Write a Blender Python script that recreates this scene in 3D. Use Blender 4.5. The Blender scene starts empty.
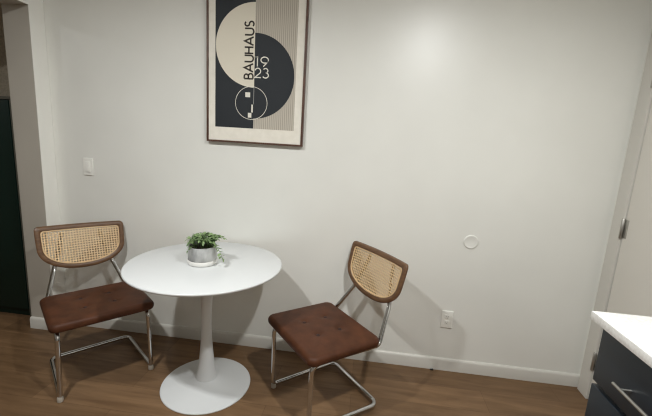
import bpy, bmesh, math, random
from mathutils import Vector, Matrix
C = bpy.context.scene.collection
R = math.radians
PI = math.pi
rng = random.Random(7)

# ------------------------------------------------------------------ materials
def srgb(r, g, b):
    def f(c):
        c /= 255.0
        return c / 12.92 if c <= 0.04045 else ((c + 0.055) / 1.055) ** 2.4
    return (f(r), f(g), f(b), 1.0)

def mat(name, col, rough=0.5, metal=0.0, spec=0.5):
    m = bpy.data.materials.new(name)
    m.use_nodes = True
    b = m.node_tree.nodes['Principled BSDF']
    b.inputs['Base Color'].default_value = col
    b.inputs['Roughness'].default_value = rough
    b.inputs['Metallic'].default_value = metal
    b.inputs['Specular IOR Level'].default_value = spec
    return m

def nodes(m):
    nt = m.node_tree
    return nt, nt.nodes, nt.links, nt.nodes['Principled BSDF']

def noisy(m, c1, c2, scale=20, detail=4, lo=0.35, hi=0.65, bump=0.0, bscale=None, bdist=0.001, stretch=(1, 1, 1)):
    nt, N, L, b = nodes(m)
    tc = N.new('ShaderNodeTexCoord'); mp = N.new('ShaderNodeMapping')
    mp.inputs['Scale'].default_value = stretch
    L.new(tc.outputs['Object'], mp.inputs['Vector'])
    n = N.new('ShaderNodeTexNoise'); n.inputs['Scale'].default_value = scale; n.inputs['Detail'].default_value = detail
    L.new(mp.outputs['Vector'], n.inputs['Vector'])
    r = N.new('ShaderNodeValToRGB')
    r.color_ramp.elements[0].position = lo; r.color_ramp.elements[0].color = c1
    r.color_ramp.elements[1].position = hi; r.color_ramp.elements[1].color = c2
    L.new(n.outputs['Fac'], r.inputs['Fac']); L.new(r.outputs['Color'], b.inputs['Base Color'])
    if bump:
        n2 = N.new('ShaderNodeTexNoise'); n2.inputs['Scale'].default_value = bscale or scale * 3; n2.inputs['Detail'].default_value = 3
        L.new(mp.outputs['Vector'], n2.inputs['Vector'])
        bp = N.new('ShaderNodeBump'); bp.inputs['Strength'].default_value = bump; bp.inputs['Distance'].default_value = bdist
        L.new(n2.outputs['Fac'], bp.inputs['Height']); L.new(bp.outputs['Normal'], b.inputs['Normal'])
    return m

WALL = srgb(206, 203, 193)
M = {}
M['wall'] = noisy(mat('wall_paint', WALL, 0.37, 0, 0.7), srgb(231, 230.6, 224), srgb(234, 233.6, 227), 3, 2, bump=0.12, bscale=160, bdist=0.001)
M['wall_darkened'] = noisy(mat('darkened_wall_paint', WALL, 0.5, 0, 0.4), srgb(182, 176, 165), srgb(186, 180, 169), 3, 2, bump=0.12, bscale=160, bdist=0.001)  # wall paint darkened: shade on the opening's end face put into the colour
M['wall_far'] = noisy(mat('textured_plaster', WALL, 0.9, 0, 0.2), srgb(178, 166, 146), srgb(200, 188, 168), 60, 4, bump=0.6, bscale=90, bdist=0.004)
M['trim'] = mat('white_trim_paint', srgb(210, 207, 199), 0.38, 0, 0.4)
M['trim_lit'] = mat('lit_trim_paint', srgb(243, 242, 236), 0.4, 0, 0.4)  # white trim brightened: light falling on the strip put into its colour
M['ceiling'] = mat('ceiling_paint', srgb(196, 194, 188), 0.9)
M['door'] = mat('door_paint', srgb(218, 214, 205), 0.45, 0, 0.4)
M['nickel'] = mat('satin_nickel', srgb(186, 184, 178), 0.45, 1.0)
M['chrome'] = mat('polished_chrome', srgb(206, 206, 206), 0.07, 1.0)
M['white_gloss'] = mat('white_lacquer', srgb(216, 218, 218), 0.28, 0, 0.5)
M['plastic_white'] = mat('white_plastic', srgb(240, 239, 232), 0.35)
M['plastic_dim'] = mat('shadow_gap_plastic', srgb(120, 115, 106), 0.5)
M['glide'] = mat('pale_grey_plastic', srgb(176, 168, 156), 0.45)
M['leather'] = noisy(mat('brown_leather', srgb(96, 54, 38), 0.5, 0, 0.2), srgb(66, 39, 25), srgb(90, 54, 35), 14, 6, 0.3, 0.72, bump=0.25, bscale=260, bdist=0.0006)
M['button'] = mat('leather_button', srgb(46, 23, 16), 0.5, 0, 0.35)
M['walnut'] = noisy(mat('walnut_wood', srgb(110, 76, 54), 0.42), srgb(88, 62, 42), srgb(114, 84, 58), 16, 5, 0.3, 0.7, stretch=(1, 1, 7))
M['frame_wood'] = noisy(mat('dark_frame_wood', srgb(84, 56, 44), 0.45), srgb(70, 45, 36), srgb(96, 66, 52), 20, 4, stretch=(6, 6, 1))
M['spline'] = mat('cane_spline', srgb(222, 190, 146), 0.55)
M['counter'] = noisy(mat('white_quartz', srgb(236, 235, 230), 0.22), srgb(228, 226, 221), srgb(242, 241, 238), 90, 5, 0.35, 0.6)
M['navy'] = mat('dark_navy_cabinet_paint', srgb(27, 36, 45), 0.38)
M['carcass'] = mat('white_melamine', srgb(205, 203, 196), 0.5)
M['navy_dark'] = mat('navy_cabinet_side', srgb(24, 31, 39), 0.45)
M['green'] = mat('dark_green_lacquer', srgb(3, 32, 25), 0.5)
M['green_edge'] = mat('grey_green_edge', srgb(92, 90, 80), 0.6)
M['saucer'] = mat('white_glazed_ceramic', srgb(236, 235, 230), 0.25)
M['soil'] = noisy(mat('potting_soil', srgb(50, 38, 28), 0.95), srgb(35, 27, 20), srgb(66, 50, 36), 120)
M['concrete'] = noisy(mat('grey_marbled_cement', srgb(150, 150, 148), 0.75), srgb(140, 141, 140), srgb(196, 196, 194), 22, 6, 0.35, 0.68, stretch=(1, 1, .45))
M['leaf'] = noisy(mat('green_leaf', srgb(80, 112, 62), 0.5), srgb(66, 98, 54), srgb(150, 174, 120), 45, 3, 0.3, 0.7)
M['stem'] = mat('green_stem', srgb(78, 100, 56), 0.6)
M['paper'] = noisy(mat('cream_paper', srgb(222, 214, 197), 0.7, 0, 0.3), srgb(232, 227, 214), srgb(238, 233, 221), 30, 3)
M['cream'] = mat('cream_ink', srgb(228, 221, 204), 0.7, 0, 0.3)
M['ink'] = mat('charcoal_ink', srgb(41, 45, 49), 0.6, 0, 0.3)
M['ink_text'] = mat('dark_text_ink', srgb(58, 52, 47), 0.65, 0, 0.3)
M['white_ink'] = mat('white_ink', srgb(232, 228, 216), 0.65, 0, 0.3)
M['grey_ink'] = mat('grey_line_ink', srgb(150, 150, 146), 0.65, 0, 0.3)
M['black'] = mat('black_rubber', srgb(22, 20, 18), 0.6)
M['metal_white'] = mat('white_metal', srgb(235, 235, 232), 0.5)

def lined():
    m = mat('taupe_lined_ink', srgb(170, 161, 146), 0.7, 0, 0.3)
    nt, N, L, b = nodes(m)
    tc = N.new('ShaderNodeTexCoord')
    w = N.new('ShaderNodeTexWave'); w.wave_type = 'BANDS'; w.bands_direction = 'X'
    w.inputs['Scale'].default_value = 27; w.inputs['Distortion'].default_value = 0.5; w.inputs['Detail'].default_value = 1
    w.inputs['Detail Scale'].default_value = 1.5
    L.new(tc.outputs['Object'], w.inputs['Vector'])
    r = N.new('ShaderNodeValToRGB')
    r.color_ramp.elements[0].color = srgb(166, 158, 145); r.color_ramp.elements[0].position = 0.15
    r.color_ramp.elements[1].color = srgb(196, 189, 176); r.color_ramp.elements[1].position = 0.55
    L.new(w.outputs['Fac'], r.inputs['Fac']); L.new(r.outputs['Color'], b.inputs['Base Color'])
    return m
M['lined'] = lined()

def cane():
    # woven cane: straw-coloured strands, small open holes on a regular lattice (object X and Z)
    m = mat('woven_cane', srgb(200, 165, 120), 0.55)
    nt, N, L, b = nodes(m)
    tc = N.new('ShaderNodeTexCoord'); sx = N.new('ShaderNodeSeparateXYZ')
    L.new(tc.outputs['Object'], sx.inputs[0])
    P = 0.0146
    def frac(o):
        a = N.new('ShaderNodeMath'); a.operation = 'DIVIDE'; a.inputs[1].default_value = P; L.new(o, a.inputs[0])
        f = N.new('ShaderNodeMath'); f.operation = 'FRACT'; L.new(a.outputs[0], f.inputs[0])
        s = N.new('ShaderNodeMath'); s.operation = 'SUBTRACT'; s.inputs[1].default_value = 0.5; L.new(f.outputs[0], s.inputs[0])
        q = N.new('ShaderNodeMath'); q.operation = 'ABSOLUTE'; L.new(s.outputs[0], q.inputs[0])
        return q.outputs[0]
    fx, fz = frac(sx.outputs['X']), frac(sx.outputs['Z'])
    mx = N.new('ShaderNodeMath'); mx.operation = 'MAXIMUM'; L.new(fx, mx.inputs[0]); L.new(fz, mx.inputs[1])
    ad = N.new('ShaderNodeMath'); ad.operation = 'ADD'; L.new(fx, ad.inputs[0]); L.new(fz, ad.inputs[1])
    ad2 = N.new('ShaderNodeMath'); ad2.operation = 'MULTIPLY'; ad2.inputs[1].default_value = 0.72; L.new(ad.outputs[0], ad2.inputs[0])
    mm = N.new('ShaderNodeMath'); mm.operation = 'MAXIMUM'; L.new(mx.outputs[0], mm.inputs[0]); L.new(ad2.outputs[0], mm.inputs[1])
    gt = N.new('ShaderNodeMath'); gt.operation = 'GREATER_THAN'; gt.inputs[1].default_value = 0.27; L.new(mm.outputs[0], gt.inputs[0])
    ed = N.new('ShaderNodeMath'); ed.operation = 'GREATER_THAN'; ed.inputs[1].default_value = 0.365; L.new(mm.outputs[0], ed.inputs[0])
    mixc = N.new('ShaderNodeMix'); mixc.data_type = 'RGBA'; mixc.inputs[6].default_value = srgb(66, 44, 26); L.new(ed.outputs[0], mixc.inputs[0])  # dark ring round each hole: shade inside the weave painted in
    n = N.new('ShaderNodeTexNoise'); n.inputs['Scale'].default_value = 70; L.new(tc.outputs['Object'], n.inputs['Vector'])
    r = N.new('ShaderNodeValToRGB')
    r.color_ramp.elements[0].position = .3; r.color_ramp.elements[0].color = srgb(228, 188, 136)
    r.color_ramp.elements[1].position = .7; r.color_ramp.elements[1].color = srgb(248, 218, 170)
    L.new(n.outputs['Fac'], r.inputs['Fac']); L.new(r.outputs['Color'], mixc.inputs[7]); L.new(mixc.outputs[2], b.inputs['Base Color'])
    L.new(gt.outputs[0], b.inputs['Alpha'])
    return m
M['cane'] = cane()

def floor_mat():
    m = mat('oak_plank_floor', srgb(150, 118, 86), 0.42, 0, 0.3)
    nt, N, L, b = nodes(m)
    tc = N.new('ShaderNodeTexCoord')
    br = N.new('ShaderNodeTexBrick')
    br.offset = 0.37; br.inputs['Scale'].default_value = 1.0
    br.inputs['Brick Width'].default_value = 1.22; br.inputs['Row Height'].default_value = 0.18
    br.inputs['Mortar Size'].default_value = 0.0012; br.inputs['Mortar Smooth'].default_value = 0.3
    br.inputs['Color1'].default_value = srgb(113, 88, 63); br.inputs['Color2'].default_value = srgb(131, 103, 75)
    br.inputs['Mortar'].default_value = srgb(96, 72, 50)
    L.new(tc.outputs['Object'], br.inputs['Vector'])
    mp = N.new('ShaderNodeMapping'); mp.inputs['Scale'].default_value = (1.6, 14, 1)
    L.new(tc.outputs['Object'], mp.inputs['Vector'])
    n = N.new('ShaderNodeTexNoise'); n.inputs['Scale'].default_value = 1.6; n.inputs['Detail'].default_value = 8; n.inputs['Roughness'].default_value = .62
    n.inputs['Distortion'].default_value = 0.5
    L.new(mp.outputs['Vector'], n.inputs['Vector'])
    r = N.new('ShaderNodeValToRGB')
    r.color_ramp.elements[0].position = .3; r.color_ramp.elements[0].color = (.60, .56, .52, 1)
    r.color_ramp.elements[1].position = .66; r.color_ramp.elements[1].color = (1.06, 1.05, 1.04, 1)
    L.new(n.outputs['Fac'], r.inputs['Fac'])
    mul = N.new('ShaderNodeMix'); mul.data_type = 'RGBA'; mul.blend_type = 'MULTIPLY'; mul.inputs['Factor'].default_value = 1
    L.new(br.outputs['Color'], mul.inputs[6]); L.new(r.outputs['Color'], mul.inputs[7])
    # knots
    v = N.new('ShaderNodeTexVoronoi'); v.inputs['Scale'].default_value = 1.0
    mp2 = N.new('ShaderNodeMapping'); mp2.inputs['Scale'].default_value = (1.1, 3.3, 1)
    L.new(tc.outputs['Object'], mp2.inputs['Vector']); L.new(mp2.outputs['Vector'], v.inputs['Vector'])
    r2 = N.new('ShaderNodeValToRGB')
    r2.color_ramp.elements[0].position = .03; r2.color_ramp.elements[0].color = (.45, .4, .36, 1)
    r2.color_ramp.elements[1].position = .10; r2.color_ramp.elements[1].color = (1, 1, 1, 1)
    L.new(v.outputs['Distance'], r2.inputs['Fac'])
    mul2 = N.new('ShaderNodeMix'); mul2.data_type = 'RGBA'; mul2.blend_type = 'MULTIPLY'; mul2.inputs['Factor'].default_value = .8
    L.new(mul.outputs[2], mul2.inputs[6]); L.new(r2.outputs['Color'], mul2.inputs[7])
    L.new(mul2.outputs[2], b.inputs['Base Color'])
    bp = N.new('ShaderNodeBump'); bp.inputs['Strength'].default_value = .15; bp.inputs['Distance'].default_value = .001
    L.new(n.outputs['Fac'], bp.inputs['Height']); L.new(bp.outputs['Normal'], b.inputs['Normal'])
    return m
M['floor'] = floor_mat()

# ------------------------------------------------------------------ mesh helpers
def box(bm, lo, hi, bev=0.0, seg=2, mi=0):
    r = bmesh.ops.create_cube(bm, size=1)
    vs = r['verts']
    for v in vs:
        v.co = Vector((lo[i] + (v.co[i] + .5) * (hi[i] - lo[i]) for i in range(3)))
    fs = set(f for v in vs for f in v.link_faces)
    for f in fs: f.material_index = mi
    if bev > 0:
        es = list(set(e for v in vs for e in v.link_edges))
        r = bmesh.ops.bevel(bm, geom=es, offset=bev, segments=seg, affect='EDGES', profile=.6)
        for f in r['faces']: f.material_index = mi

def lathe(bm, prof, seg=64, c=(0, 0, 0), mi=0):
    """prof: list of (radius, z); radius 0 closes on the axis."""
    rings = []
    for r, z in prof:
        if r < 1e-6:
            rings.append([bm.verts.new((c[0], c[1], c[2] + z))])
        else:
            rings.append([bm.verts.new((c[0] + r * math.cos(2 * PI * k / seg), c[1] + r * math.sin(2 * PI * k / seg), c[2] + z)) for k in range(seg)])
    for a, b in zip(rings, rings[1:]):
        for k in range(seg):
            k2 = (k + 1) % seg
            if len(a) == 1 and len(b) == 1: continue
            if len(a) == 1: f = bm.faces.new((a[0], b[k2], b[k]))
            elif len(b) == 1: f = bm.faces.new((a[k], a[k2], b[0]))
            else: f = bm.faces.new((a[k], a[k2], b[k2], b[k]))
            f.material_index = mi

def round_path(pts, rad, n=8):
    """polyline with filleted corners; rad: number or one per inner corner"""
    pts = [Vector(p) for p in pts]
    out = [pts[0]]
    for i in range(1, len(pts) - 1):
        r = rad[i - 1] if isinstance(rad, (list, tuple)) else rad
        a, b, c = pts[i - 1], pts[i], pts[i + 1]
        u, v = (a - b), (c - b)
        lu, lv = u.length, v.length
        u.normalize(); v.normalize()
        ang = u.angle(v)
        if ang > PI - 1e-3 or r <= 0:
            out.append(b); continue
        d = min(r / math.tan(ang / 2), lu * .48, lv * .48)
        r = d * math.tan(ang / 2)
        bis = (u + v).normalized()
        ctr = b + bis * (r / math.sin(ang / 2))
        s, e = b + u * d - ctr, b + v * d - ctr
        tot = s.angle(e); ax = s.cross(e).normalized()
        for k in range(n + 1):
            out.append(ctr + Matrix.Rotation(tot * k / n, 3, ax) @ s)
    out.append(pts[-1])
    return out

def tube(bm, path, rad, seg=14, cap=True, mi=0):
    path = [Vector(p) for p in path]
    T = []
    for i in range(len(path)):
        a = path[max(i - 1, 0)]; b = path[min(i + 1, len(path) - 1)]
        T.append((b - a).normalized())
    n = T[0].orthogonal().normalized()
    rings = []
    for i, p in enumerate(path):
        if i:
            q = T[i - 1].rotation_difference(T[i]); n = (q @ n)
            n = (n - T[i] * n.dot(T[i])).normalized()
        bn = T[i].cross(n)
        r = rad[i] if isinstance(rad, (list, tuple)) else rad
        rings.append([bm.verts.new(p + (n * math.cos(2 * PI * k / seg) + bn * math.sin(2 * PI * k / seg)) * r) for k in range(seg)])
    for a, b in zip(rings, rings[1:]):
        for k in range(seg):
            bm.faces.new((a[k], a[(k + 1) % seg], b[(k + 1) % seg], b[k])).material_index = mi
    if cap:
        bm.faces.new(rings[0][::-1]).material_index = mi
        bm.faces.new(rings[-1]).material_index = mi

def obj(name, bm, mats, parent=None, smooth=True, loc=(0, 0, 0), angle=38):
    bmesh.ops.recalc_face_normals(bm, faces=bm.faces[:])
    me = bpy.data.meshes.new(name)
    if smooth:
        for f in bm.faces: f.smooth = True
        for e in bm.edges:
            if len(e.link_faces) == 2 and e.calc_face_angle(0) > R(angle): e.smooth = False
    bm.to_mesh(me); bm.free()
    for m in (mats if isinstance(mats, (list, tuple)) else [mats]): me.materials.append(M[m])
    o = bpy.data.objects.new(name, me); C.objects.link(o)
    o.location = loc
    if parent: o.parent = parent
    return o

def thing(name, label, cat, loc=(0, 0, 0), rotz=0, group=None):
    o = bpy.data.objects.new(name, None); C.objects.link(o)
    o.empty_display_size = .1
    o.location = loc; o.rotation_euler = (0, 0, rotz)
    o['label'] = label; o['category'] = cat
    if group: o['group'] = group
    return o

def tag(o, label, cat, group=None, kind=None):
    o['label'] = label; o['category'] = cat
    if group: o['group'] = group
    if kind: o['kind'] = kind
    return o

def struct(name, bm, m, label, cat, parent=None, smooth=False):
    o = obj(name, bm, m, parent, smooth)
    o['kind'] = 'structure'
    if parent is None: o['label'] = label; o['category'] = cat
    return o

def B(lo, hi, bev=0.0, seg=2):
    bm = bmesh.new(); box(bm, lo, hi, bev, seg); return bm

# ------------------------------------------------------------------ the room
XL, XR, CEIL, YF = -2.097, 1.406, 2.44, -4.6
JX = -2.278          # far face of the left wall (0.18 m thick)
JY = -0.105          # where the left wall stops at the opening
HZ = 2.115           # head of the opening
OY = -2.3            # other side of the opening
XN = -4.6            # next room's far wall
YN = 0.47            # next room's back wall

struct('floor', B((XN, YF, -.08), (XR + .0, YN, 0)), 'floor', 'brown oak plank floor running through both rooms', 'floor')
struct('ceiling', B((XN, YF, CEIL), (XR, YN, CEIL + .08)), 'ceiling', 'flat white ceiling over the dining corner', 'ceiling')
struct('wall_back', B((XL, 0, 0), (XR + .15, .15, CEIL)), 'wall', 'off-white back wall behind the table', 'wall')
struct('wall_front', B((XN, YF - .12, 0), (XR + .15, YF, CEIL)), 'wall_darkened', 'off-white wall behind the camera', 'wall')
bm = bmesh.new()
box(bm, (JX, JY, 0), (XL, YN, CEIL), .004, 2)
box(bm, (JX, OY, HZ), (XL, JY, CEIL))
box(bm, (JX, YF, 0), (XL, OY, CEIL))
struct('wall_left', bm, 'wall_darkened', 'thick left wall with the wide opening to the next room', 'wall')
bm = bmesh.new()
DY0, DY1, DZ = -.1285, -.895, 2.035       # door leaf in the right wall
box(bm, (XR, DY0 + .005, 0), (XR + .13, 0, CEIL))
box(bm, (XR, YF, 0), (XR + .13, DY1 - .005, CEIL))
box(bm, (XR, DY1 - .005, DZ + .006), (XR + .13, DY0 + .005, CEIL))
struct('wall_right', bm, 'wall', 'off-white right wall with the white door', 'wall')
struct('wall_next_room', B((XN, YN, 0), (JX, YN + .12, CEIL)), 'wall_far', 'rough textured wall of the next room at far left', 'wall')
struct('wall_next_room_side', B((XN - .12, YF, 0), (XN, YN, CEIL)), 'wall_far', 'side wall of the next room', 'wall')

def baseboard_profile(bm, p0, p1, out, h=.082, t=.014):
    """board from p0 to p1 (2D), out = 2D unit normal into the room"""
    prof = [(0, 0), (t, 0), (t, h - .016), (t - .003, h - .008), (t - .008, h - .002), (t - .011, h), (0, h)]
    ends = []
    for p in (p0, p1):
        ends.append([bm.verts.new((p[0] + out[0] * a, p[1] + out[1] * a, z)) for a, z in prof])
    n = len(prof)
    for k in range(n):
        bm.faces.new((ends[0][k], ends[0][(k + 1) % n], ends[1][(k + 1) % n], ends[1][k]))
    bm.faces.new(ends[0]); bm.faces.new(ends[1][::-1])
bm = bmesh.new(); baseboard_profile(bm, (XL, 0), (XR, 0), (0, -1))
struct('baseboard_back', bm, 'trim', 'white baseboard along the back wall', 'baseboard', smooth=True)
bm = bmesh.new(); baseboard_profile(bm, (XL, JY), (XL, 0), (1, 0)); baseboard_profile(bm, (JX, JY), (XL + .014, JY), (0, -1))
struct('baseboard_left', bm, 'trim', 'white baseboard around the end of the left wall', 'baseboard', smooth=True)

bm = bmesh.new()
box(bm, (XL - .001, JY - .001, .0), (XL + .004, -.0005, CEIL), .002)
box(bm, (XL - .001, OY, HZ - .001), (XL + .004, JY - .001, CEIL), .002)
struct('trim_2', bm, 'trim_lit', 'white strip, brightened as if lit, between the back wall corner and the left opening', 'trim')
# door casing between corner and door, over the door and on its far side
bm = bmesh.new()
box(bm, (XR - .016, DY0 + .006, 0), (XR, -.030, DZ + .09), .003)
box(bm, (XR - .016, DY1 - .10, 0), (XR, DY1 - .006, DZ + .09), .003)
box(bm, (XR - .016, DY1 - .006, DZ + .006), (XR, DY0 + .006, DZ + .09), .003)
struct('trim_1', bm, 'trim', 'white casing around the door in the right wall', 'trim')
d = struct('door_1', B((XR - .008, DY1, .008), (XR + .032, DY0, DZ), .002), 'door', 'plain white door in the right wall', 'door')
for z in (.247, 1.049, 1.84):
    bm = bmesh.new()
    lathe(bm, [(0, -.056), (.0065, -.056), (.0085, -.053), (.0085, .053), (.0065, .056), (0, .056)], 16, (XR - .018, DY0 + .004, z))
    box(bm, (XR - .0105, DY0 - .026, z - .05), (XR - .007, DY0 + .002, z + .05), .001)
    h = obj('hinge', bm, 'nickel', d); h['label'] = 'satin nickel hinge'

# ------------------------------------------------------------------ next room: dark green cabinet
cab = thing('tall_cabinet', 'tall dark green cabinet in the next room past the left opening', 'cabinet', (-2.418, 0.012, 0))
W_, D_, H_ = .92, .42, 1.565
obj('carcass', B((-W_, .02, .0), (0, D_, H_), .004), 'green', cab)
bm = bmesh.new(); box(bm, (-W_, .0, H_ - 0.0), (.018, D_, H_ + .02), .003)
obj('top_panel', bm, 'green_edge', cab)
bm = bmesh.new(); box(bm, (.001, .004, 0), (.018, D_, H_), .002)
obj('side_panel', bm, 'green_edge', cab)
for a, b_ in ((-W_ + .004, -W_ / 2 - .002), (-W_ / 2 + .002, -.004)):
    bm = bmesh.new(); box(bm, (a, 0, .06), (b_, .019, H_ - .004), .003)
    dd = obj('door', bm, 'green', cab)
    xk = b_ - .05 if a < -W_ / 2 - .1 else a + .05
    bm = bmesh.new(); tube(bm, round_path([(xk, .0, .72), (xk, -.03, .72), (xk, -.03, .90), (xk, 0, .90)], .012), .005, 10)
    obj('handle', bm, 'nickel', dd)

# ------------------------------------------------------------------ poster
def ribbon(bm, pts, w, y, closed=False):
    """flat stroke in the XZ plane at depth y, facing -Y"""
    P = []
    for p in pts:
        v = Vector((p[0], p[1]))
        if not P or (v - P[-1]).length > 1e-5: P.append(v)
    n = len(P)
    L_, R_ = [], []
    for i in range(n):
        if closed: a, b = P[i - 1], P[(i + 1) % n]; d1 = (P[i] - a).normalized(); d2 = (b - P[i]).normalized()
        else:
            d1 = (P[i] - P[i - 1]).normalized() if i else (P[1] - P[0]).normalized()
            d2 = (P[i + 1] - P[i]).normalized() if i < n - 1 else d1
        t = (d1 + d2)
        t = t.normalized() if t.length > 1e-6 else d1
        nn = Vector((-t.y, t.x)); k = max(.35, nn.dot(Vector((-d2.y, d2.x))))
        o = nn * (w / 2 / k)
        L_.append(bm.verts.new((P[i].x + o.x, y, P[i].y + o.y))); R_.append(bm.verts.new((P[i].x - o.x, y, P[i].y - o.y)))
    for i in range(n if closed else n - 1):
        j = (i + 1) % n
        bm.faces.new((L_[i], L_[j], R_[j], R_[i]))

def arc(cx, cy, rx, ry, a0, a1, n=20):
    return [(cx + rx * math.cos(R(a0 + (a1 - a0) * k / n)), cy + ry * math.sin(R(a0 + (a1 - a0) * k / n))) for k in range(n + 1)]

def poly(bm, pts, y):
    f = bm.faces.new([bm.verts.new((p[0], y, p[1])) for p in pts])

S = 1.0036
def px(x): return x * S + .0
def pz(z): return 1.4357 + (z - 1.4357) * S
FX0, FX1, FZ0, FZ1, FD = -1.0165, -.4135, 1.376, 2.276, .032
po = thing('framed_poster', 'framed geometric poster with BAUHAUS 1923 lettering on the back wall', 'poster', ((FX0 + FX1) / 2, 0, FZ0))
ox_, oz_ = -(FX0 + FX1) / 2, -FZ0
def pp(pts): return [(px(x) + ox_, pz(z) + oz_) for x, z in pts]
bm = bmesh.new()
fw = .011
x0, x1, z0, z1 = FX0 + ox_, FX1 + ox_, 0, FZ1 - FZ0
box(bm, (x0, -FD, z0), (x0 + fw, -.001, z1), .0015)
box(bm, (x1 - fw, -FD, z0), (x1, -.001, z1), .0015)
box(bm, (x0 + fw, -FD, z0), (x1 - fw, -.001, z0 + fw), .0015)
box(bm, (x0 + fw, -FD, z1 - fw), (x1 - fw, -.001, z1), .0015)
obj('frame', bm, 'frame_wood', po)
PY = -.024
sheet = obj('print', B((x0 + fw, PY, z0 + fw), (x1 - fw, -.004, z1 - fw)), 'paper', po, smooth=False)
DX, PL, PR, PB, PT = -.719, -.960, -.469, 1.467, 2.21
bm = bmesh.new(); poly(bm, pp([(PL, PB), (DX, PB), (DX, PT), (PL, PT)]), PY - .0004)
obj('dark_panel', bm, 'ink', sheet, False)
bm = bmesh.new(); poly(bm, pp([(DX, PB), (PR, PB), (PR, PT), (DX, PT)]), PY - .0004)
obj('lined_panel', bm, 'lined', sheet, False)
bm = bmesh.new(); poly(bm, pp(arc(DX, 1.942, .238, .236, 90, 270, 64)), PY - .0007)
obj('cream_half_circle', bm, 'cream', sheet, False)
bm = bmesh.new(); poly(bm, pp(arc(DX, 1.770, .242, .243, -90, 90, 64)), PY - .0007)
obj('dark_half_circle', bm, 'ink', sheet, False)
bm = bmesh.new(); ribbon(bm, pp(arc(-.7345, 1.6165, .098, .0955, 0, 354, 59)), .0030, PY - .0010, True)
obj('ring_outline', bm, 'white_ink', sheet, False)
for cx, cz, w_, h_ in ((-.757, 1.664, .030, .028), (-.743, 1.545, .022, .028), (-.7285, 1.585, .0095, .046)):
    bm = bmesh.new(); poly(bm, pp([(cx - w_ / 2, cz - h_ / 2), (cx + w_ / 2, cz - h_ / 2), (cx + w_ / 2, cz + h_ / 2), (cx - w_ / 2, cz + h_ / 2)]), PY - .0010)
    obj('small_square', bm, 'white_ink', sheet, False)
bm = bmesh.new(); ribbon(bm, pp([(-.7195, 1.712), (-.7205, 1.61)]), .0035, PY - .0009)
obj('divider_line', bm, 'grey_ink', sheet, False)

GL = {   # strokes in a cell of height 1
 'B': (.50, [[(0, 0), (0, 1)], [(0, 1), (.24, 1)] + arc(.24, .76, .21, .24, 90, -90, 12) + [(0, .52)], [(0, .52), (.27, .52)] + arc(.27, .26, .25, .26, 90, -90, 12) + [(0, 0)]]),
 'A': (.80, [[(0, 0), (.40, 1.0), (.80, 0)], [(.14, .33), (.66, .33)]]),
 'U': (.62, [[(0, 1), (0, .31)] + arc(.31, .31, .31, .31, 180, 360, 16) + [(.62, 1)]]),
 'H': (.60, [[(0, 0), (0, 1)], [(.6, 0), (.6, 1)], [(0, .52), (.6, .52)]]),
 'S': (.48, [arc(.24, .755, .205, .245, 30, 270, 18) + arc(.235, .255, .235, .255, 90, -145, 18)]),
 '1': (.22, [[(0, .93), (.16, 1.0), (.16, 0)], [(0, .97), (.18, .97)]]),
 '9': (.60, [arc(.30, .68, .29, .31, 0, 360, 28), [(.575, .58), (.50, .42), (.20, 0)]]),
 '2': (.60, [arc(.30, .68, .27, .31, 165, -35, 18) + [(.02, .02), (.60, .02)]]),
 '3': (.54, [arc(.24, .76, .22, .23, 150, -90, 16), arc(.24, .27, .28, .27, 90, -150, 18)]),
}
def text(bm, s, org, height, length, w, y, up):
    """fit string s into length; up = reading upward (letter tops to the left)"""
    gap = .20
    tot = sum(GL[c][0] for c in s) + gap * (len(s) - 1)
    k = length / tot
    u = 0
    for c in s:
        for st in GL[c][1]:
            pts = []
            for a, b in st:
                a = (u + a) * k; b = b * height
                pts.append((org[0] - b, org[1] + a) if up else (org[0] + a, org[1] + b))
            ribbon(bm, pp(pts), w, y)
        u += GL[c][0] + gap
bm = bmesh.new(); text(bm, 'BAUHAUS', (-.7275, 1.756), .053, .318, .0094, PY - .0011, True)
obj('lettering', bm, 'ink_text', sheet, False)
bm = bmesh.new()
text(bm, '19', (-.714, 1.8275), .054, .079, .0062, PY - .0012, False)
text(bm, '23', (-.717, 1.764), .054, .085, .0062, PY - .0012, False)
obj('date_lettering', bm, 'white_ink', sheet, False)

# ------------------------------------------------------------------ wall plates
sw = thing('light_switch', 'white rocker light switch plate on the back wall near the left corner', 'light switch', (-1.853, 0, 1.157))
obj('plate', B((-.0355, -.0065, -.0575), (.0355, -.0003, .0575), .0035, 3), 'plastic_white', sw)
bm = bmesh.new(); box(bm, (-.0175, -.0078, -.0345), (.0175, -.005, .0345), .001); 
obj('bezel', bm, 'plastic_white', sw)
bm = bmesh.new()
box(bm, (-.0155, -.0095, -.0325), (.0155, -.006, .0325), .0012)
for v in bm.verts:
    if v.co.y < -.007: v.co.y -= .0035 * (-v.co.z / .0325 * .5 + .5)
obj('rocker', bm, 'plastic_white', sw)
ou = thing('wall_outlet', 'white duplex power outlet low on the back wall right of the right chair', 'outlet', (.566, 0, .352))
obj('plate', B((-.0355, -.0065, -.0575), (.0355, -.0003, .0575), .0035, 3), 'plastic_white', ou)
for s in (-1, 1):
    bm = bmesh.new(); box(bm, (-.0165, -.0085, s * .0195 - .0135), (.0165, -.005, s * .0195 + .0135), .0035, 3)
    rc = obj('receptacle', bm, 'plastic_white', ou)
    bm = bmesh.new()
    for xx, hh in ((-.0065, .0085), (.0065, .007)):
        box(bm, (xx - .0012, -.0088, s * .0195 + .003 - hh / 2), (xx + .0012, -.0078, s * .0195 + .003 + hh / 2))
    lathe_y = [(math.cos(2 * PI * k / 12) * .0024, math.sin(2 * PI * k / 12) * .0024) for k in range(12)]
    bm.faces.new([bm.verts.new((a, -.0088, s * .0195 - .0075 + b)) for a, b in lathe_y])
    obj('slots', bm, 'plastic_dim', rc, False)
bm = bmesh.new()
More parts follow.
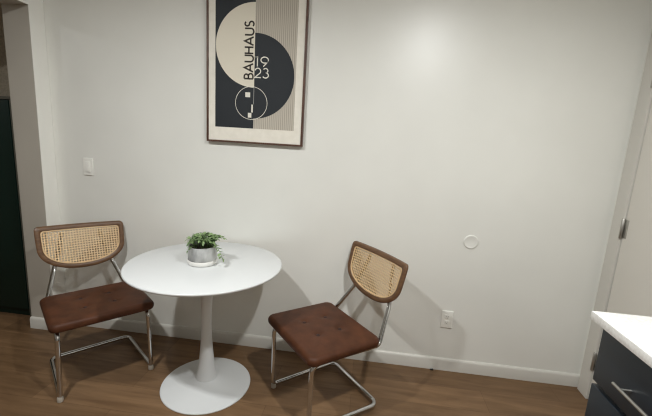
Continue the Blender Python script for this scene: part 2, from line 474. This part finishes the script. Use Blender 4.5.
lathe(bm, [(0, .0), (.0435, .0), (.0438, .002), (.0425, .0036), (.036, .0048), (.034, .0044), (.033, .0040), (.0, .0042)], 48)
bmesh.ops.rotate(bm, verts=bm.verts[:], cent=(0, 0, 0), matrix=Matrix.Rotation(R(90), 3, 'X'))
cp = thing('round_cover_plate', 'round blank cover plate painted like the back wall, above the outlet', 'cover plate', (.6485, 0, .869))  # plain blank plate, no outlet in it
obj('disc', bm, 'wall', cp, True, (0, -.0003, 0), angle=60)

bm = bmesh.new(); box(bm, (-.011, -.006, 0), (.011, .006, .007), .002)
for v in bm.verts: v.co.z += .15 * v.co.x * (1 if v.co.z > .003 else 0)
cr = obj('black_scrap', bm, 'black', None, True, (.505, -.024, 0))
tag(cr, 'tiny black scrap on the floor against the back baseboard', 'scrap')

# ------------------------------------------------------------------ counter and base cabinet at right
CXF, CY0, CY1 = .787, -.985, -1.90
ct = obj('countertop', B((CXF, CY1, .886), (XR - .001, CY0, .915), .0025, 2), 'counter')
tag(ct, 'white speckled stone countertop on the dark navy cabinet at lower right', 'countertop')
bc = thing('base_cabinet', 'dark navy drawer cabinet under the white countertop at lower right', 'cabinet', (.807, -1.024, 0))
w, dpt = .86, XR - .807 - .004
obj('carcass', B((.022, -w, .10), (dpt, -.004, .8855), .001), 'carcass', bc)
bm = bmesh.new(); box(bm, (.0225, -.004, .0), (dpt, 0, .8855), .0008)
obj('end_panel', bm, 'navy_dark', bc)
obj('toe_kick', B((.075, -w, 0), (.09, -.005, .10)), 'navy_dark', bc)
for (za, zb, zh) in ((.689, .880, .766), (.392, .6735, .58), (.105, .376, .29)):
    bm = bmesh.new(); box(bm, (0, -w + .003, za), (.0205, -.0035, zb), .0022, 2)
    dr = obj('drawer_front', bm, 'navy', bc)
    ya, yb = -.140, -w + .140
    bm = bmesh.new()
    tube(bm, [(-.031, ya, zh), (-.031, yb, zh)], .0048, 14)
    for yy in (ya - .03, yb + .03): tube(bm, [(-.031, yy, zh), (.001, yy, zh)], .004, 10)
    hd = obj('handle', bm, 'nickel', dr); hd['label'] = 'brushed metal bar handle'

# ------------------------------------------------------------------ table
TX, TY = -.8335, -.4359
tb = thing('pedestal_table', 'round white pedestal table between the two chairs', 'table', (TX, TY, 0))
bm = bmesh.new()
lathe(bm, [(0, .735), (0.4005, .735), (0.404, .7338), (0.406, .7315), (0.4067, .728), (0.4057, .7245), (0.4025, .721), (.37, .7145), (.30, .709), (0, .707)], 128)
obj('table_top', bm, 'white_gloss', tb)
bm = bmesh.new()
prof = [(.075, .708), (.072, .704), (.056, .690), (.046, .66), (.039, .61), (.0335, .55), (.0295, .48), (.0275, .41), (.0275, .36), (.0295, .30), (.0335, .24), (.039, .18), (.0455, .125), (.0525, .085), (.059, .062), (.063, .050)]
lathe(bm, [(0, .708)] + prof + [(0, .050)], 64)
obj('pedestal', bm, 'white_gloss', tb)
bm = bmesh.new()
lathe(bm, [(0, .058), (.056, .057), (.068, .050), (.080, .043), (.11, .033), (.15, .024), (.20, .0155), (.236, .0105), (.2455, .0085), (.2479, .0055), (.2470, .001), (.2450, 0), (0, 0)], 128)
obj('base', bm, 'white_gloss', tb)

# ------------------------------------------------------------------ potted plant on the table
PX, PYY = -.852, -.444
pl = thing('potted_plant', 'small leafy green plant in a grey cement pot on the white table', 'plant', (PX, PYY, .735))
bm = bmesh.new()
lathe(bm, [(0, .0), (.066, .0), (.072, .002), (.0760, .008), (.0775, .025), (.0765, .027), (.0750, .0255), (0, .0205)], 64)
obj('saucer', bm, 'saucer', pl)
bm = bmesh.new()
lathe(bm, [(0, .0206), (.066, .0206), (.070, .023), (.0735, .028), (.0745, .098), (.0738, .100), (.068, .100), (.067, .098), (.0665, .085), (0, .085)], 64)
obj('pot', bm, 'concrete', pl)
bm = bmesh.new()
lathe(bm, [(0, .0855), (.066, .0855), (.060, .090), (.03, .094), (0, .095)], 32)
obj('soil', bm, 'soil', pl)

def leaf(bm, p, d, up, ln, wd):
    """a small cupped oval leaf"""
    d = d.normalized(); s = d.cross(up)
    if s.length < 1e-3: s = d.orthogonal()
    s.normalize(); n = s.cross(d).normalized()
    rows = [(0, .10), (.2, .7), (.5, 1.0), (.8, .68), (1.0, .06)]
    V = []
    for t, wf in rows:
        c = p + d * ln * t - n * ln * .22 * t * t
        V.append([bm.verts.new(c - s * wd * wf / 2 + n * wd * .16 * wf), bm.verts.new(c), bm.verts.new(c + s * wd * wf / 2 + n * wd * .16 * wf)])
    for a, b in zip(V, V[1:]):
        for k in (0, 1): bm.faces.new((a[k], a[k + 1], b[k + 1], b[k]))
lb, sb = bmesh.new(), bmesh.new()
def sprig(p0, az, reach, rise, droop, nl, lsz):
    dirn = Vector((math.cos(az), math.sin(az), 0))
    pts = []
    for k in range(7):
        t = k / 6
        pts.append(p0 + dirn * reach * t + Vector((0, 0, rise * math.sin(min(1, t * 1.15) * PI / 2) - droop * t * t)))
    tube(sb, pts, [.0014 - .0007 * k / 6 for k in range(7)], 5)
    for k in range(nl):
        t = .25 + .75 * (k + rng.random() * .5) / nl
        i = min(5, int(t * 6)); p = pts[i].lerp(pts[i + 1], t * 6 - i)
        tang = (pts[i + 1] - pts[i]).normalized()
        side = tang.cross(Vector((0, 0, 1))).normalized() * (1 if k % 2 else -1)
        dd = tang * .5 + side * (.8 + .3 * rng.random()) + Vector((0, 0, .15 + .45 * rng.random()))
        sz = lsz * (.75 + .5 * rng.random())
        leaf(lb, p, dd, Vector((0, 0, 1)), sz, sz * .58)
    leaf(lb, pts[-1], pts[-1] - pts[-2], Vector((0, 0, 1)), lsz, lsz * .55)
for i in range(64):
    a = rng.random() * 2 * PI; r0 = .052 * math.sqrt(rng.random())
    az = a + rng.uniform(-.5, .5)
    k_ = .45 if math.cos(az) < -.3 else 1.0
    p0 = Vector((r0 * math.cos(a) + .006, r0 * math.sin(a), .090))
    sprig(p0, az, .010 + k_ * .036 * rng.random() * (r0 / .052 + .3), .032 + .052 * (1 - .5 * r0 / .052) * (.55 + .45 * rng.random()), .012 * rng.random(), 6, .0215)
# the drooping sprigs at the right and at the left
sprig(Vector((.045, -.02, .094)), R(-16), .088, .050, .088, 14, .024)
sprig(Vector((.045, .01, .094)), R(15), .066, .062, .014, 10, .021)
sprig(Vector((-.02, -.045, .094)), R(240), .040, .030, .032, 8, .018)
fo = obj('foliage', lb, 'leaf', pl, True, angle=80)
obj('stems', sb, 'stem', fo)

# ------------------------------------------------------------------ chairs
TR = .0122                       # tube radius
def rr_outline(hx, y0, y1, r, n=10, per=10):
    """rounded rectangle outline, evenly sampled sides"""
    pts = []
    cs = [(hx - r, y1 - r, 0), (-hx + r, y1 - r, 90), (-hx + r, y0 + r, 180), (hx - r, y0 + r, 270)]
    for i, (cx, cy, a0) in enumerate(cs):
        pts += arc(cx, cy, r, r, a0, a0 + 90, n)
        nx, ny, na = cs[(i + 1) % 4]
        e = pts[-1]; s = (nx + r * math.cos(R(na)), ny + r * math.sin(R(na)))
        for k in range(1, per): pts.append((e[0] + (s[0] - e[0]) * k / per, e[1] + (s[1] - e[1]) * k / per))
    return pts

SEAT_BTN = [(-.072, -.092), (.072, -.092), (-.072, .043), (.072, .043)]
def seat_bm():
    bm = bmesh.new()
    out = rr_outline(.251, -.238, .187, .037)
    cx, cy = 0, -.0315
    ztop, zbot = .450, .400
    def top(x, y, s):
        z = ztop + .006 * (1 - s ** 3) - .003
        for bx, by in SEAT_BTN:
            d2 = (x - bx) ** 2 + (y - by) ** 2
            z -= .009 * math.exp(-d2 / (2 * .016 ** 2))
        return z
    rings = []
    ins = .020
    hw = .22
    NS = 34
    for i in range(NS + 1):
        s = i / NS
        sc = 1 - ins / hw
        rings.append(([(cx + (x - cx) * s * sc, cy + (y - cy) * s * sc) for x, y in out], s))
    allr = []
    c0 = bm.verts.new((cx, cy, top(cx, cy, 0)))
    for pts, s in rings[1:]:
        allr.append([bm.verts.new((x, y, top(x, y, s))) for x, y in pts])
    def off(k): return [(cx + (x - cx) * k, cy + (y - cy) * k) for x, y in out]
    rim = ztop - .003
    for a in (22, 45, 67, 90):                       # rounded top edge
        k = 1 - ins / hw * (1 - math.sin(R(a)))
        z = rim - .022 * (1 - math.cos(R(a)))
        allr.append([bm.verts.new((x, y, z)) for x, y in off(k)])
    for k, z in ((1.0, .420), (.995, .411), (.982, .404), (.955, zbot), (.5, zbot - .001)):
        allr.append([bm.verts.new((x, y, z)) for x, y in off(k)])
    n = len(out)
    for k in range(n): bm.faces.new((c0, allr[0][k], allr[0][(k + 1) % n]))
    for a, b in zip(allr, allr[1:]):
        for k in range(n): bm.faces.new((a[k], a[(k + 1) % n], b[(k + 1) % n], b[k]))
    bm.faces.new(allr[-1])
    return bm

HW, ZT, ZB = .2353, .8180, .5500
BOW, LEAN, YS = .0187, .249, .3358
def bsurf(u, z, off=0.0):
    """backrest surface; off > 0 is behind it"""
    return Vector((u, YS + BOW * (1 - (u / HW) ** 2) - LEAN * (ZT - z) + off, z - .018 * u))

def back_outline(inset, n=120):
    """closed D-shaped outline of the backrest at a given inset"""
    hw = HW - inset; zt = ZT - inset * .92; zb = ZB + inset; rc = max(.021 - inset * .2, .013)
    zs = ZT - .1225                                    # where sides turn into the bottom curve
    pts = []
    pts += [(hw - rc - (2 * hw - 2 * rc) * k / 28, zt) for k in range(28)]
    pts += arc(-hw + rc, zt - rc, rc, rc, 90, 180, 8)
    for k in range(1, 8): pts.append((-hw + .003 * (k / 8) ** 2, zt - rc + (zs - zt + rc) * k / 8))
    e = 2.13
    for k in range(0, 49):
        a = PI + PI * k / 48
        cx_, sx_ = math.cos(a), math.sin(a)
        x = math.copysign(abs(cx_) ** (2 / e), cx_) * (hw - .003); z = zs - (zs - zb) * abs(sx_) ** (2 / e)
        pts.append((x, z))
    for k in range(7, 0, -1): pts.append((hw - .003 * (k / 8) ** 2, zt - rc + (zs - zt + rc) * k / 8))
    pts += arc(hw - rc, zt - rc, rc, rc, 0, 90, 8)[:-1]
    return pts

def ring_strip(bm, sections):
    n = len(sections[0])
    V = [[bm.verts.new(p) for p in s] for s in sections]
    m = len(V)
    for i in range(m):
        a, b = V[i], V[(i + 1) % m]
        for k in range(n): bm.faces.new((a[k], a[(k + 1) % n], b[(k + 1) % n], b[k]))

def make_chair(label, wt, wf):
    # wt, wf: half spacing of the front legs under the seat and at the floor
    t = thing('cantilever_chair', label, 'chair', (0, 0, 0), 0, 'brown cane-back chairs at the white table')
    seat = obj('seat', seat_bm(), 'leather', t, angle=60)
    for bx, by in SEAT_BTN:
        bm = bmesh.new()
        lathe(bm, [(0, .0045), (.005, .0042), (.009, .0025), (.0105, 0), (.010, -.002), (0, -.002)], 18, (bx, by, .4445))
        obj('button', bm, 'button', seat)
    # backrest
    to, ti, th = back_outline(0), back_outline(.030), .011
    mid = back_outline(.015)
    to2, ti2 = back_outline(.006), back_outline(.026)
    secs = []
    for src, off in ((to, 0), (to, .006), (to2, th), (mid, th + .001), (ti2, th), (ti, .006), (ti, -.006), (ti2, -th), (mid, -th - .001), (to2, -th), (to, -.006)):
        secs.append([bsurf(u, z, off) for u, z in src])
    bm = bmesh.new(); ring_strip(bm, secs)
    back = obj('backrest', bm, 'walnut', t, angle=50)
    si, so = back_outline(.0345), back_outline(.0285)
    bm = bmesh.new()
    ring_strip(bm, [[bsurf(u, z, o) for u, z in s] for s, o in ((so, -.006), (so, -.010), (si, -.010), (si, -.006))])
    obj('spline', bm, 'spline', back)
    # cane sheet
    bm = bmesh.new()
    o = back_outline(.031)
    rows = 10
    cz = (ZT + ZB) / 2 + .03
    rings = []
    for i in range(1, rows + 1):
        s = i / rows
        rings.append([bm.verts.new(bsurf(u * s, cz + (z - cz) * s, -.004)) for u, z in o])
    c0 = bm.verts.new(bsurf(0, cz, -.004)); n = len(o)
    for k in range(n): bm.faces.new((c0, rings[0][k], rings[0][(k + 1) % n]))
    for a, b in zip(rings, rings[1:]):
        for k in range(n): bm.faces.new((a[k], a[(k + 1) % n], b[(k + 1) % n], b[k]))
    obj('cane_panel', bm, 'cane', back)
    # tubular frame: front legs, runner on the floor, back posts (one bent tube, split where the pieces join)
    wl, yf, yr = .2162, -.2045, .2284
    zr = .0245; zs = .3885
    for s in (-1, 1):
        bm = bmesh.new()
        tube(bm, round_path([(s * wt, yf + .12, zs), (s * wt, yf, zs), (s * wf, yf, zr), (s * (wf + (wl - wf) * .231), yf + .10, zr)], [.045, .026]), TR)
        leg = obj('front_leg', bm, 'chrome', t, angle=60)
        bm = bmesh.new()
        lathe(bm, [(0, 0), (.012, 0), (.0142, .002), (.0148, .010), (.0145, .022), (.0130, .027), (0, .027)], 20, (s * wf, yf + .006, 0))
        obj('glide', bm, 'glide', leg)
        bm = bmesh.new()
        zpost = [(s * wt, yf + .12, zs), (s * wl, .198, zs)]
        tube(bm, round_path(zpost + [(s * .157, .303, .56), (s * .113, .3475, .70), (s * .100, .3655, .770)], [.040, .10, .08]), TR)
        obj('back_post', bm, 'chrome', t, angle=60)
    bm = bmesh.new()
    tube(bm, round_path([(-wf - (wl - wf) * .231, yf + .10, zr), (-wl, yr, zr), (wl, yr, zr), (wf + (wl - wf) * .231, yf + .10, zr)], .045), TR)
    obj('floor_runner', bm, 'chrome', t, angle=60)
    return t

ch1 = make_chair('brown leather cane-back chair left of the white table, facing right', .2162, .2250)
ch2 = make_chair('brown leather cane-back chair right of the white table, near the outlet', .2080, .2035)
ch1.location = (-1.5117, -.4165, 0); ch1.rotation_euler = (0, 0, .8642)
ch2.location = (-.1658, -.4200, 0); ch2.rotation_euler = (0, 0, -.8815)

# ------------------------------------------------------------------ lights: recessed ceiling lamps, plus one added for the next room
LW = (.985, 1.0, .995)
def downlight(x, y, power, r=.05, label=''):
    l = bpy.data.lights.new('downlight', 'AREA'); l.shape = 'DISK'; l.size = 2 * r; l.energy = power; l.color = LW
    o = bpy.data.objects.new('downlight', l); C.objects.link(o); o.location = (x, y, CEIL - .012)
    return o
downlight(-1.14, -1.56, 28)
downlight(.45, -1.60, 34)
downlight(-1.14, -3.4, 4)
downlight(.45, -3.4, 4)
downlight(-3.4, -1.5, 4.5)  # unseen lamp added to brighten the next room's wall

wd = bpy.data.worlds.new('world'); bpy.context.scene.world = wd; wd.use_nodes = True
wd.node_tree.nodes['Background'].inputs[0].default_value = (.05, .05, .05, 1)

# ------------------------------------------------------------------ camera
cam = bpy.data.cameras.new('camera'); co = bpy.data.objects.new('camera', cam); C.objects.link(co)
rt = Vector((0.99097363, 0.12049584, 0.0587539)); fwd = Vector((-0.10771366, 0.97660454, -0.18612185)); upv = Vector((-0.07980623, 0.17811325, 0.98076839))
m = Matrix.Identity(4)
for i in range(3):
    m[i][0] = rt[i]; m[i][1] = upv[i]; m[i][2] = -fwd[i]
m[0][3], m[1][3], m[2][3] = 0.0, -2.25123729, 1.43573342
co.matrix_world = m
cam.sensor_fit = 'HORIZONTAL'; cam.sensor_width = 36.0; cam.lens = 367.66482148 / 652 * 36
cam.clip_start = .02
sc = bpy.context.scene
sc.camera = co
sc.cycles.filter_width = 1.2
sc.view_settings.view_transform = 'Standard'
sc.view_settings.look = 'None'
sc.view_settings.gamma = 1.0
sc.view_settings.use_curve_mapping = False
sc.view_settings.exposure = 0.0
